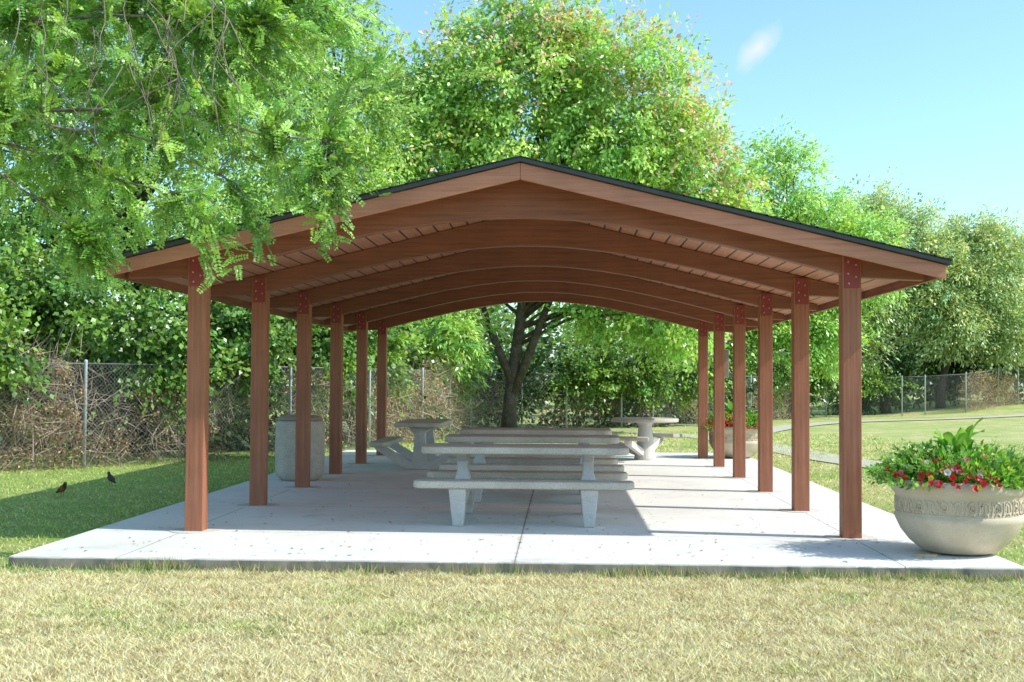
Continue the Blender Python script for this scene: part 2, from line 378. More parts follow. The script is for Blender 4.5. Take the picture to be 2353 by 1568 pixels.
for bx,bz in ((-.035,2.53),(.035,2.50),(-.035,2.42),(.035,2.39),(-.03,2.33)):
    n0=len(F); b=len(V)
    for yy,rr in ((-.0948,.010),(-.101,.008)):
        for k in range(8): V.append((bx+rr*math.cos(k*math.pi/4),yy,bz+rr*math.sin(k*math.pi/4)))
    for k in range(8): k2=(k+1)%8; F.append((b+k,b+k2,b+8+k2,b+8+k))
    F.append(tuple(b+8+k for k in range(8))); idx+=[1]*9
brk_me=mesh_py("bracket_plate",V,F,[M_red,M_bolt],idx)
V=[];F=[]
prism(V,F,[(.24*math.cos(2*math.pi*q/40),.24*math.sin(2*math.pi*q/40)) for q in range(40)],'z',.0005,.005)
foot_me=mesh_py("footing",V,F,stone("footing_concrete",(.58,.555,.50),(.68,.655,.60),3,80,.9,.2,.3))
for i in range(6):
    y=Y0+DY*i-PY
    b=bpy.data.objects.new("roof_beam",beam_me); b.location=(0,y,0); link(b,parent=pav); bevel(b,.008,2,40)
    for sx in (-1,1):
        p=bpy.data.objects.new("post",post_me); p.location=(sx*3.0375,y,0); link(p,parent=pav); bevel(p,.007,2)
        q=bpy.data.objects.new("bracket_plate",brk_me); link(q,parent=p); bevel(q,.002,1)
        ft=bpy.data.objects.new("footing",foot_me); link(ft,parent=p)
        if i==4 and sx==1:
            V=[];F=[]; box(V,F,.087,.16,-.06,.06,1.52,1.98); e=bpy.data.objects.new("electrical_box",mesh_py("electrical_box",V,F,M_box)); link(e,parent=p); bevel(e,.008)

# ---------------------------------------------------------------- picnic tables
def rrect(L,W,r,n=8):
    out=[]
    for cx,cy,a0 in ((L/2-r,W/2-r,0),(-L/2+r,W/2-r,90),(-L/2+r,-W/2+r,180),(L/2-r,-W/2+r,270)):
        for k in range(n+1):
            a=math.radians(a0+90*k/n); out.append((cx+r*math.cos(a),cy+r*math.sin(a)))
    return out
V=[];F=[]; prism(V,F,rrect(2.09,.76,.13),'z',.685,.76); top_me=mesh_py("table_top",V,F,M_tabtop)
V=[];F=[]; prism(V,F,rrect(2.15,.29,.10),'z',.375,.45); bench_me=mesh_py("bench_seat",V,F,M_tabtop)
def taper(V):
    out=[]
    for x,y,z in V:
        k=.80+.55*min(z,.37)/.37 if z<=.38 else max(.85,1.35-(z-.37)*4)
        out.append((x*k,y,z))
    return out
V=[];F=[]
L_=[(.72,.372),(.71,.33),(.64,0),(.54,0),(.50,.10),(.36,.22),(.12,.29)]
poly=L_+[(-y,z) for y,z in reversed(L_)]+[(-.50,.374),(-.14,.41),(-.10,.52),(-.12,.60),(-.30,.682),(.30,.682),(.12,.60),(.10,.52),(.14,.41),(.50,.374)]
prism(V,F,poly,'x',-.065,.065); legA=mesh_py("table_leg",taper(V),F,M_tableg)
V=[];F=[]
poly=[(.24,0),(.28,.04),(.72,.32),(.74,.372),(.52,.372),(.52,.345),(.22,.17),(.135,.13),(.105,.30),(.085,.58),(.20,.682)]
poly=poly+[(-y,z) for y,z in reversed(poly)]
prism(V,F,poly,'x',-.055,.055); legB=mesh_py("table_leg",V,F,M_tableg)
GRP="concrete picnic tables under the pavilion"
def table(x,y,rot,leg,label):
    e=empty("picnic_table",(x,y,S),label=label,category="picnic table",group=GRP); e.rotation_euler=(0,0,rot)
    o=link(bpy.data.objects.new("table_top",top_me),parent=e); bevel(o,.02,3)
    for s in (-1,1):
        o=bpy.data.objects.new("bench_seat",bench_me); o.location=(0,s*.62,0); link(o,parent=e); bevel(o,.02,3)
        o=bpy.data.objects.new("table_leg",leg); o.location=(s*.64,0,0); link(o,parent=e); bevel(o,.012,2)
lb="long weathered concrete picnic table with two attached benches"
table(-.37,12.75,0,legA,lb); table(-.36,15.1,math.radians(.8),legA,lb); table(-.36,17.3,0,legA,lb)
table(-2.27,20.5,math.radians(90),legB,"concrete picnic table turned lengthwise with flared pedestal legs, in shade")
e=empty("picnic_table",(1.53,22.9,S),label="round sunlit concrete picnic table with flared pedestal and curved seats",category="picnic table",group=GRP)
V=[];F=[]; prism(V,F,[(.61*math.cos(2*math.pi*k/56),.61*math.sin(2*math.pi*k/56)) for k in range(56)],'z',.69,.76)
o=link(bpy.data.objects.new("table_top",mesh_py("table_top",V,F,M_tabtop)),parent=e); bevel(o,.022,3)
V=[];F=[]; lathe(V,F,[(0,0),(.20,0),(.20,.03),(.15,.30),(.125,.62),(.14,.66),(.20,.687),(0,.688)],24)
o=link(bpy.data.objects.new("pedestal",mesh_py("pedestal",V,F,M_tableg)),parent=e); bevel(o,.01,2)
for a0 in (66,155,244):
    poly=[]
    for k in range(9): a=math.radians(a0-26+52*k/8); poly.append((.98*math.cos(a),.98*math.sin(a)))
    for k in range(9): a=math.radians(a0+26-52*k/8); poly.append((.72*math.cos(a),.72*math.sin(a)))
    V=[];F=[]; prism(V,F,poly,'z',.38,.45); o=link(bpy.data.objects.new("bench_seat",mesh_py("bench_seat",V,F,M_tabtop)),parent=e); bevel(o,.018,3)
    V=[];F=[]; prism(V,F,[(.12,.10),(.20,.08),(.86,.31),(.90,.378),(.72,.378),(.12,.19)],'y',-.045,.045)
    a=math.radians(a0); V=[(x*math.cos(a)-y*math.sin(a),x*math.sin(a)+y*math.cos(a),z) for x,y,z in V]
    o=link(bpy.data.objects.new("seat_arm",mesh_py("seat_arm",V,F,M_tableg)),parent=e); bevel(o,.01,2)

# ---------------------------------------------------------------- trash can
e=empty("trash_can",(-3.72,17.55,S),label="round tan aggregate litter bin with brown rim on the slab",category="trash can")
V=[];F=[]; lathe(V,F,[(0,0),(.25,0),(.275,.02),(.32,.06),(.345,.13),(.350,.45),(.345,.76),(.335,.82),(.31,.845),(0,.845)],64)
o=link(bpy.data.objects.new("can_body",mesh_py("can_body",V,F,M_can,smooth=True)),parent=e)
V=[];F=[]; lathe(V,F,[(.0,.847),(.30,.847),(.325,.855),(.32,.875),(.28,.905),(.21,.92),(.14,.922),(.13,.90),(0,.90)],64)
link(bpy.data.objects.new("can_lid",mesh_py("can_lid",V,F,M_lid,smooth=True)),parent=e)

# ---------------------------------------------------------------- planters
prof=[(0,.012),(.26,.0),(.31,.015),(.40,.09),(.47,.18),(.512,.27),(.524,.305),(.512,.318),(.508,.34),(.512,.47),(.528,.492),(.545,.51),(.552,.545),(.545,.585),(.525,.605),(.49,.605),(.47,.58),(.46,.55)]
V=[];F=[]; lathe(V,F,prof,96); bowl_me=mesh_py("planter",V,F,M_plan,smooth=True)
V=[];F=[]; lathe(V,F,[(.463,.552),(.3,.565),(0.001,.57)],32); soil_me=mesh_py("soil",V,F,M_soil,smooth=True)
V=[];F=[]; nm=30
def onb(th,z,r=.512): return (r*math.cos(th),r*math.sin(th),z)
for k in range(nm):
    a=2*math.pi*k/nm; w_=2*math.pi/nm
    tube(V,F,[onb(a+w_*(.5-.30*math.cos(q)),.40+.05*math.sin(q)) for q in np.linspace(-.5,math.pi+.5,11)],[.007]*11,5)
    if k%2: tube(V,F,[onb(a+w_*(.5+.12*math.cos(q)),.395+.022*math.sin(q)) for q in np.linspace(0,2*math.pi,9)],[.006]*9,5)
    else: tube(V,F,[onb(a+w_*.5,.345+q*.08) for q in np.linspace(0,1,4)],[.007]*4,5)
    tube(V,F,[onb(a+w_*(.0+.10*math.sin(3*q)),.345+q*.11) for q in np.linspace(0,1,8)],[.007]*8,5)
    tube(V,F,[onb(a+w_*(.5+.22*math.sin(q)),.352+.012*math.cos(2*q)) for q in np.linspace(-1.4,1.4,6)],[.006]*6,5)
for zz in (.335,.468):
    tube(V,F,[onb(2*math.pi*k/72,zz,.509) for k in range(73)],[.004]*73,5)
rel_me=mesh_py("relief_band",V,F,M_plan,smooth=True)
def leafquads(P,Dv,Nv,L,W):
    s=nrm(np.cross(Dv,Nv)); L=L[:,None]; W=W[:,None]
    return np.stack([P,P+Dv*L*.45+s*W*.5+Nv*W*.12,P+Dv*L,P+Dv*L*.45-s*W*.5+Nv*W*.12],1).reshape(-1,3)
def flowerplants(seed,nb=135,allred=False):
    rng=np.random.default_rng(seed)
    n=5600; d=runit(rng,n); d[:,2]=np.abs(d[:,2]); lob=.72+.62*vnoise(np.arctan2(d[:,1],d[:,0])*2,d[:,2]*3,1.6)
    rr=rng.uniform(.45,1.0,n)**.5*lob
    P=np.stack([d[:,0]*.60*rr,d[:,1]*.58*rr,.56+d[:,2]*.31*rr],1)
    Dv=nrm(d+runit(rng,n)*.9+np.array([[0,0,.2]])); Nv=nrm(np.cross(Dv,runit(rng,n)))
    V=leafquads(P,Dv,Nv,rng.uniform(.03,.075,n),rng.uniform(.018,.038,n))
    c=np.array([[.16,.36,.06]])*rng.uniform(.35,1.8,n)[:,None]+np.array([[.03,.03,0]])*rng.random(n)[:,None]
    fol=mesh_np("foliage",V,np.arange(4*n).reshape(-1,4),M_leaf,np.repeat(c,4,0))
    d=runit(rng,nb); d[:,2]=np.abs(d[:,2])*.75+.03; d=nrm(d)
    d[:,1]-=.30; d=nrm(d); d[:,2]=np.abs(d[:,2])
    C=np.stack([d[:,0]*.62,d[:,1]*.61,.59+d[:,2]*.24],1)+rng.normal(0,.02,(nb,3)); V=[];cc=[]
    pick=rng.random(nb); yel=(pick<.14)|((d[:,0]>.35)&(pick<.45)); wh=(~yel)&(pick>.95)
    if allred: yel[:]=False; wh[:]=False
    for i in range(nb):
        nn=Vector(nrm(d[i:i+1]+np.array([[0,-.4,.3]])+rng.normal(0,.25,(1,3)))[0]); s=nn.orthogonal().normalized(); u_=nn.cross(s); R=rng.uniform(.018,.032)*(1.3 if allred else 1)
        col=(.90,.74,.08) if yel[i] else ((.85,.85,.8) if wh[i] else ((.85,.02,.02) if rng.random()<.88 else (.82,.14,.22)))
        if allred: col=(.85,.06,.02)
        for layer in range(2 if yel[i] else 1):
            for k in range(5):
                a=k*1.2566+layer*.6+i; R2=R*(1-.3*layer)
                p0=Vector(C[i])+nn*(.006*layer); p1=p0+(s*math.cos(a-.6)+u_*math.sin(a-.6))*R2*.85+nn*.008
                p2=p0+(s*math.cos(a)+u_*math.sin(a))*R2*1.05+nn*.012; p3=p0+(s*math.cos(a+.6)+u_*math.sin(a+.6))*R2*.85+nn*.008
                V+=[tuple(p0),tuple(p1),tuple(p2),tuple(p3)]
                k_=rng.uniform(.75,1.1); dark=tuple(q*.45 for q in col); cc+=[dark]+[tuple(q*k_ for q in col)]*3
    V=np.array(V); pet=mesh_np("blossoms",V,np.arange(len(V)).reshape(-1,4),M_petal,np.array(cc))
    V=[];F=[];c3=[]
    for i in range(18):
        a=i*2.4+rng.uniform(-.5,.5); tilt=rng.uniform(.2,1.35); L=rng.uniform(.24,.46); W=rng.uniform(.09,.145); b=len(V); m=9
        r0=rng.uniform(.01,.08); o=Vector((r0*math.cos(a),r0*math.sin(a),.68+rng.uniform(0,.07))); side=Vector((-math.sin(a),math.cos(a),rng.uniform(-.3,.3))).normalized(); p=o.copy()
        k_=rng.uniform(.55,1.4); wv=rng.uniform(0,6)
        for j in range(m+1):
            q=j/m; ang=tilt*q**1.3*1.5+.1; wd=W*(math.sin(math.pi*min(.985,.04+q*.95))**.9)*.5
            rip=.012*math.sin(q*12+wv)
            V+=[tuple(p-side*wd+Vector((0,0,wd*.35+rip))),tuple(p),tuple(p+side*wd+Vector((0,0,wd*.35-rip)))]; c3+=[(.15*k_,.38*k_,.05*k_),(.24*k_,.50*k_,.12*k_),(.15*k_,.38*k_,.05*k_)]
            if j:
                f=b+3*j; F+=[(f-3,f-2,f+1,f),(f-2,f-1,f+2,f+1)]
            p=p+Vector((math.sin(ang)*math.cos(a),math.sin(ang)*math.sin(a),math.cos(ang)))*L/m
    big=mesh_np("leaves",np.array(V),np.array(F),M_leaf,np.array(c3),True)
    V=[];cc=[]
    for i in range(95):
        a=rng.uniform(0,6.28); r0=rng.uniform(.25,.52); p=np.array([r0*math.cos(a),r0*math.sin(a),.66]); dv=np.array([math.cos(a)*.6,math.sin(a)*.6,rng.uniform(.2,1.1)]); dv/=np.linalg.norm(dv)
        L=rng.uniform(.14,.34); nl=24
        q=rng.uniform(.1,1,nl); PP=p+dv*(q*L)[:,None]; dd=nrm(dv+runit(rng,nl)*1.1); NN=nrm(np.cross(dd,runit(rng,nl)))
        V.append(leafquads(PP,dd,NN,rng.uniform(.02,.05,nl),rng.uniform(.01,.02,nl))); cc.append(np.repeat(np.array([[.22,.42,.12]])*rng.uniform(.6,1.4,nl)[:,None],4,0))
    V=np.concatenate(V); cc=np.concatenate(cc); wis=mesh_np("sprigs",V,np.arange(len(V)).reshape(-1,4),M_leaf,cc)
    return fol,pet,big,wis
def planter(x,y,sc,rot,lab,lab2,FP):
    p=bpy.data.objects.new("planter",bowl_me); p.location=(x,y,S+.012); p.scale=(sc,)*3; p.rotation_euler=(0,0,rot); link(p,label=lab,category="planter",group="stone bowl planters beside the pavilion")
    link(bpy.data.objects.new("relief_band",rel_me),parent=p); link(bpy.data.objects.new("soil",soil_me),parent=p)
    e=empty("flowering_plant",(x,y,S+.012),label=lab2,category="flowers",group="flowers in the stone planters"); e.scale=(sc,)*3
    for nm_,m_ in (("foliage",FP[0]),("blossoms",FP[1]),("sprigs",FP[3])):
        o=link(bpy.data.objects.new(nm_,m_),parent=e)
        if nm_!="foliage": o["kind"]="stuff"
    o=bpy.data.objects.new("leafy_plant",FP[2]); o.location=(x-.02,y,S+.012); o.scale=(sc,)*3; link(o,label="broad-leaved green plant rising from the middle of a planter",category="plant",group="broad-leaved plants in the planters")
planter(3.34,10.62,1.0,.1,"large sandstone-coloured bowl planter with carved relief band","red and yellow bedding flowers spilling over a stone bowl",flowerplants(21))
planter(3.3,23.7,.98,.5,"stone bowl planter at the far corner of the slab","red bedding flowers in the far stone bowl",flowerplants(22,160,True))
V=[];F=[]; box(V,F,-.09,.09,-.05,.05,0,.025); o=bpy.data.objects.new("wood_block",mesh_py("wood_block",V,F,stone("raw_wood",(.5,.38,.22),(.6,.46,.28),5,40))); o.location=(2.98,10.32,S); o.rotation_euler=(0,0,-.3); link(o,label="small scrap of pale wood lying beside the planter",category="wood block"); bevel(o,.003)

# ---------------------------------------------------------------- birds
def birdmesh():
    V=[];F=[]
    path=[(-.115,0,.045),(-.085,0,.055),(-.05,0,.066),(-.025,0,.078),(0,0,.092),(.022,0,.108),(.036,0,.126),(.046,0,.142),(.056,0,.153),(.068,0,.157),(.076,0,.157),(.092,0,.153)]
    tube(V,F,path,[.010,.013,.018,.030,.037,.034,.025,.020,.021,.016,.006,.001],12)
    for s in (-1,1):
        tube(V,F,[(.0,s*.014,.07),(.004,s*.016,.035),(-.004,s*.017,.002)],[.007,.0025,.002],5); tube(V,F,[(-.015,s*.017,.002),(.02,s*.017,.002)],[.002,.0015],4)
        tube(V,F,[(.02,s*.030,.105),(-.02,s*.034,.085),(-.07,s*.012,.062)],[.012,.014,.003],6)
    me=mesh_py("bird",V,F,M_petal,smooth=True)
    co=np.array([v.co for v in me.vertices]); c=np.tile([.055,.045,.038],(len(co),1))
    c[(co[:,0]>-.03)&(co[:,0]<.045)&(co[:,2]<.75*co[:,0]+.092)&(co[:,2]>.04)]=[.42,.13,.04]
    c[co[:,0]>.074]=[.5,.35,.05]; c[co[:,2]<.03]=[.12,.08,.05]
    a=me.color_attributes.new("tint",'FLOAT_COLOR','POINT'); cc=np.ones((len(co),4),dtype=np.float32); cc[:,:3]=c; a.data.foreach_set("color",cc.ravel()); return me
bm_=birdmesh()
for (x,y,r,l) in ((-6.35,15.6,-.6,"robin with orange breast standing on shaded grass"),(-6.35,17.3,2.4,"small dark robin standing on grass, facing away")):
    o=bpy.data.objects.new("bird",bm_); o.location=(x,y,.012); o.rotation_euler=(0,0,r); o.scale=(1.15,)*3; link(o,label=l,category="bird",group="robins on the lawn")

# ---------------------------------------------------------------- trees
def sample_blobs(rng,blobs,n,inner=.35):
    B=np.array(blobs,float); wt=(B[:,3]*B[:,4]*B[:,5])**(.75); wt/=wt.sum(); k=rng.choice(len(B),n,p=wt)
    d=runit(rng,n); r=inner+(1-inner)*rng.random(n)**.55; r*=.70+.58*vnoise(d[:,0]*3+k*5,d[:,2]*3+d[:,1]*2,1.5)
    return B[k,:3]+d*B[k,3:6]*r[:,None],d,r
def foliage(rng,blobs,nc,per,sig,L,W,cA,cB,pods=0,inner=.35,podmin=0,droop=.35):
    C,d,r=sample_blobs(rng,blobs,nc,inner); C[:,2]=np.maximum(C[:,2],.3)
    sz=rng.uniform(.5,1.5,nc)
    idx=np.repeat(np.arange(nc),per); n=len(idx)
    ax=nrm(d+runit(rng,nc)*.7+np.array([[0,0,.05]]))
    along=rng.uniform(-1.2,1.6,n)*sig*sz[idx]
    off=ax[idx]*along[:,None]+rng.normal(size=(n,3))*np.array([[.50,.50,.26]])*sig*sz[idx][:,None]
    off[:,2]-=droop*(off[:,0]**2+off[:,1]**2)/max(sig,.01)*.6
    P=C[idx]+off; P[:,2]=np.maximum(P[:,2],.05)
    Dv=nrm(off/sig*.5+ax[idx]*.5+runit(rng,n)*.8+np.array([[0,0,-.35]])); Nv=nrm(np.array([[.55,-.45,.70]])+runit(rng,n)*.7+d[idx]*.3); Nv=nrm(Nv-Dv*np.sum(Nv*Dv,1,keepdims=True))
    V=leafquads(P,Dv,Nv,L*rng.uniform(.6,1.3,n),W*rng.uniform(.7,1.3,n))
    outer=np.clip((r-.55)/.45,0,1)  # outer clumps tinted lighter, inner darker: crown shading put into leaf colour
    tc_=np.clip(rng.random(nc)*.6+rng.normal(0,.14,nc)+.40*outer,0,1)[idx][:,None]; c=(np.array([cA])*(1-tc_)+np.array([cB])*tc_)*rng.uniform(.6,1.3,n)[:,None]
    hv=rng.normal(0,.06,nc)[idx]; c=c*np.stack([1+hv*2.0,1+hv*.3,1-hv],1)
    if pods:
        isp=(rng.random(n)<pods*np.clip(.3+d[idx,2]+d[idx,0]*.7,0,1.3)*(rng.random(nc)[idx]<.5))
        c[isp]=np.array([[.84,.50,.42]])*rng.uniform(.75,1.1,isp.sum())[:,None]
    return V,np.repeat(np.clip(c,0,.85),4,0),C
def tree(name,label,base,r0,blobs,nc,per,sig,L,W,cA,cB,seed,pods=0,nl=22,fork=.35,inner=.35,cat="tree",bark=None,droop=.35,group=None,extra=()):
    rng=np.random.default_rng(seed); bz=float(terr(base[0],base[1]))
    V,c,C=foliage(rng,blobs,nc,per,sig,L,W,cA,cB,pods,inner,droop=droop)
    e=empty(name,(base[0],base[1],bz),label=label,category=cat); 
    if group: e["group"]=group
    off=Vector((-base[0],-base[1],-bz))
    B=np.array(blobs,float); top=B[:,2].max(); H=top-bz
    TV=[];TF=[]; ctr=Vector((float(B[:,0].mean()),float(B[:,1].mean()),top))
    def tp(q):
        b=Vector((base[0],base[1],bz)); x=b.lerp(ctr,q); x.x=base[0]+(ctr.x-base[0])*q*q+.12*math.sin(q*9+seed); x.y=base[1]+(ctr.y-base[1])*q*q+.1*math.cos(q*7+seed); return x
    qs=np.linspace(0,.95,12); tube(TV,TF,[tp(q)-Vector((0,0,.1 if q==0 else 0)) for q in qs],[r0*(1.25 if q==0 else 1)*(1-q*.88) for q in qs],10)
    for pts,rads in extra: tube(TV,TF,pts,rads,8)
    pick=rng.choice(len(C),min(nl,len(C)),replace=False)
    for k in pick:
        tgt=Vector(C[k]); q=min(.85,max(fork*.6,fork*.6+(tgt.z-bz)/H*.45*rng.uniform(.6,1.1))); s=tp(q); 
        if tgt.z<s.z-.5: s=tp(max(.12,fork*.5))
        m1=s.lerp(tgt,.35)+Vector((0,0,.12*(tgt-s).length)); m2=s.lerp(tgt,.7)+Vector((rng.normal(0,.15),rng.normal(0,.15),.10*(tgt-s).length)); rr=r0*.38*(1-q*.7)
        tube(TV,TF,[s,m1,m2,tgt],[rr,rr*.7,rr*.4,rr*.12],6)
    TV=[tuple(Vector(v)+off) for v in TV]
    link(bpy.data.objects.new("trunk",mesh_py("trunk",TV,TF,bark or M_bark,smooth=True)),parent=e)
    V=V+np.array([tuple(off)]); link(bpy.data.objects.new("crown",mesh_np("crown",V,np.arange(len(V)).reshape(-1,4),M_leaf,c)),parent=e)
G1=(.11,.25,.045); G2=(.50,.74,.17)  # dark end kept low to paint deeper shade into crown gaps
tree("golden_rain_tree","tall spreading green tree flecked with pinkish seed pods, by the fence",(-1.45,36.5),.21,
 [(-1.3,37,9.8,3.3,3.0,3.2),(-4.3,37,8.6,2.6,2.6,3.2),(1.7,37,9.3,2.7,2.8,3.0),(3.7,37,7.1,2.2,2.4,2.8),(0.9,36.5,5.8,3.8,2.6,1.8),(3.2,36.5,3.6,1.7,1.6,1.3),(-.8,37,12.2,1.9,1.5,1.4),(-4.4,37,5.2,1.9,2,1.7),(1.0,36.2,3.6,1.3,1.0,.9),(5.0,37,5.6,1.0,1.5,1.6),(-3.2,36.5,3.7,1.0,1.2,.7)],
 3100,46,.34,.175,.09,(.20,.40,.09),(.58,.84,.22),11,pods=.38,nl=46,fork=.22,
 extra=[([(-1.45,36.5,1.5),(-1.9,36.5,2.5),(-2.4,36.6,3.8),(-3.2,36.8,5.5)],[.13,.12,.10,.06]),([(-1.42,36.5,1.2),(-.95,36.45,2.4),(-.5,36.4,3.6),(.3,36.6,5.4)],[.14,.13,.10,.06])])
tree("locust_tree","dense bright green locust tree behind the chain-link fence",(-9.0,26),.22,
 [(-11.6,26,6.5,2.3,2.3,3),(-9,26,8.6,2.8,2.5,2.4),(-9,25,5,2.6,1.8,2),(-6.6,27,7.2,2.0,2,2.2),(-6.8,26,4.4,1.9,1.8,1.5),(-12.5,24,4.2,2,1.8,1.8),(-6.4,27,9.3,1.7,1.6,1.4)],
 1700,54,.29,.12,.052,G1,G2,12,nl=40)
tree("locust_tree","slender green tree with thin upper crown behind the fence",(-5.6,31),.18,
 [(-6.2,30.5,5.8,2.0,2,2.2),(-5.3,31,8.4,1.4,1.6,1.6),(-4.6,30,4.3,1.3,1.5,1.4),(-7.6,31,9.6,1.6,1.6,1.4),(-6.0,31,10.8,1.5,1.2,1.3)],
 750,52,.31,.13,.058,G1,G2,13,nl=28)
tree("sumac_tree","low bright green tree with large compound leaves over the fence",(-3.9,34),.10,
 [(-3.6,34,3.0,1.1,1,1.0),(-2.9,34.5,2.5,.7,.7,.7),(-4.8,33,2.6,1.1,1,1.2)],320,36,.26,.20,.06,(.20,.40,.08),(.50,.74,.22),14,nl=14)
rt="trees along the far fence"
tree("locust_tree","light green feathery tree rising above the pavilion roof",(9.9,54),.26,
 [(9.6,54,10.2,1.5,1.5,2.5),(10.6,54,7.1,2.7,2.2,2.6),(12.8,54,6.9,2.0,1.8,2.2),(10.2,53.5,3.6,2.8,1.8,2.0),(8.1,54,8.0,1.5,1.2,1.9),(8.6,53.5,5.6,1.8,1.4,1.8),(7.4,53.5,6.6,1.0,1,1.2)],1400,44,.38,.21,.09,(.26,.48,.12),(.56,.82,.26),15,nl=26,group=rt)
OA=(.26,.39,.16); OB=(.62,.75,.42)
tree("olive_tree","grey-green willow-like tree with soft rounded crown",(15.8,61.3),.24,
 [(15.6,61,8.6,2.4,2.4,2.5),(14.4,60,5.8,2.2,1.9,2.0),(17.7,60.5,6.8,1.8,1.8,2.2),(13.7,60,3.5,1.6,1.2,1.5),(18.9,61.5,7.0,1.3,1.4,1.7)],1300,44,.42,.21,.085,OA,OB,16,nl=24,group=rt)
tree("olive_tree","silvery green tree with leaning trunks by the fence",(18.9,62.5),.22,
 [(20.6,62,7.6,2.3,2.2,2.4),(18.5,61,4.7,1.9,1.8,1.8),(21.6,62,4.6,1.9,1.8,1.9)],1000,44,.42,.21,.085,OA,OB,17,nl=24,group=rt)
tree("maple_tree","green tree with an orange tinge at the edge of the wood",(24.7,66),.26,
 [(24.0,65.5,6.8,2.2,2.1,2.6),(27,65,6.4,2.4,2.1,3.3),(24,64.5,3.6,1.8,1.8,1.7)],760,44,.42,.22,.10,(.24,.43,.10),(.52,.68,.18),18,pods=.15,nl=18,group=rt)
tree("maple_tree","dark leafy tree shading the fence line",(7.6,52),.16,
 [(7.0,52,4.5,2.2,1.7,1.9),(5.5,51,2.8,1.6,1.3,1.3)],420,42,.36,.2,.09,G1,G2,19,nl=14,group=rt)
# near overhanging honey locust with pinnate leaves
rng=np.random.default_rng(31)
base=(-7.6,10.2); e=empty("honey_locust_tree",(base[0],base[1],0),label="feathery-leaved locust tree with branches drooping over the roof corner",category="tree")
blobs=[(-4.3,10.4,3.75,1.3,1.2,1.05),(-3.0,10.6,4.2,1.3,1.0,.8),(-2.5,10.3,3.65,.75,.5,.4),(-5.3,11,5.2,2,1.6,1.3),(-3.9,10.2,3.2,.8,.6,.5),(-3.4,10.8,4.9,1.6,1.0,.8),(-2.1,10.8,4.4,.7,.6,.5)]
tips,d_,r_=sample_blobs(rng,blobs,640,.1)
spr=np.array([(-1.55,10.0,3.05),(-1.7,9.95,2.95),(-1.85,9.9,2.75),(-1.9,10.0,2.65),(-1.78,10.05,2.85),(-2.05,10.0,3.15),(-2.1,9.9,2.95),(-2.0,9.95,2.85),(-2.2,9.95,3.05),(-2.45,9.8,2.60),(-2.55,9.8,2.68),(-2.6,9.85,2.48),(-2.75,9.8,2.36),(-2.85,9.8,2.48),(-3.3,9.9,2.75),(-3.5,9.95,2.65),(-3.7,10,2.65),(-3.9,10,2.5),(-3.60,9.9,2.50),(-3.75,9.9,2.42),(-3.85,9.9,2.48),(-3.88,9.9,2.40),(-3.98,9.9,2.55),(-3.86,9.85,2.52),(-3.68,9.85,2.40)])
spr=np.repeat(spr,3,0)+rng.normal(0,.06,(len(spr)*3,3))
tips=np.concatenate([tips,spr])
V=[];F=[]
tube(V,F,[(-7.6,10.2,-.1),(-7.55,10.2,1.2),(-7.3,10.3,2.6),(-6.9,10.4,4.2),(-6.6,10.5,6)],[.24,.19,.16,.12,.06],12)
limbs=[]
for tx,ty,tz in ((-2.0,10.2,3.5),(-2.6,10.3,4.5),(-3.2,9.9,3.0),(-3.6,10.8,4.0),(-4.4,10.9,4.8),(-4.0,9.9,3.4),(-5,11.5,5.6),(-2.9,10.1,3.3),(-2.6,10.9,5.0),(-4.0,9.85,2.75)):
    s=Vector((-7.2,10.3,2.9+rng.uniform(-.3,.8))); tg=Vector((tx,ty,tz)); pts=[]
    for q in np.linspace(0,1,12):
        p=s.lerp(tg,q); p.z+=math.sin(q*math.pi)*.55; p+=Vector((rng.normal(0,.03),rng.normal(0,.04),rng.normal(0,.03))); pts.append(p)
    limbs.append(pts); tube(V,F,pts,list(np.linspace(.030,.006,12)),6)
LP=np.array([[tuple(p) for p in l[3:]] for l in limbs]).reshape(-1,3)
PV=[];PC=[]
for tp_ in tips:
    dd=np.linalg.norm(LP-tp_,axis=1)+.6*np.maximum(LP[:,0]-tp_[0],0); j=np.argmin(dd); s=Vector(LP[j]); tg=Vector(tp_); Ln=(tg-s).length
    pts=[]
    for q in np.linspace(0,1,6):
        p=s.lerp(tg,q); p.z+=math.sin(q*math.pi)*.15*Ln; p+=Vector((rng.normal(0,.012),rng.normal(0,.012),rng.normal(0,.012))); pts.append(p)
    tube(V,F,pts,list(np.linspace(.0065,.0018,6)),4)
    nlv=rng.integers(11,17); shade=rng.uniform(.5,1.3); hue=rng.random()
    for q in np.linspace(max(.0,1-.6/max(Ln,.6)),1,nlv):
        f=q*5; i0=min(int(f),4); p=np.array(pts[i0].lerp(pts[i0+1],f-i0)); ax=np.array((tg-s).normalized())
        dv=nrm((ax*.9+runit(rng,1)[0]*1.1+np.array([.1,0,.02]))[None])[0]; L=rng.uniform(.10,.18); npair=7
        nv=nrm((np.array([.35,-.55,.9])+runit(rng,1)[0]*.6)[None])[0]; nv=nv-dv*nv.dot(dv); nv/=np.linalg.norm(nv); sd_=np.cross(dv,nv)
        t_=np.repeat(np.linspace(.12,1,npair),2); sg=np.tile([1,-1],npair); n=len(t_)
        PP=p+dv*(t_*L)[:,None]-np.array([0,0,1.])*(t_**2*L*.12)[:,None]
        dl=nrm(sd_*sg[:,None]+dv*.45+rng.normal(0,.12,(n,3))); nn=nrm(nv+rng.normal(0,.2,(n,3)))
        PV.append(leafquads(PP,dl,nn,np.full(n,.043)*(1.1-.4*t_),np.full(n,.025)))
        cA=np.array([.14,.33,.055])*(1-hue)+np.array([.46,.72,.16])*hue
        PC.append(np.repeat((cA*shade*rng.uniform(.85,1.15))[None],4*n,0))
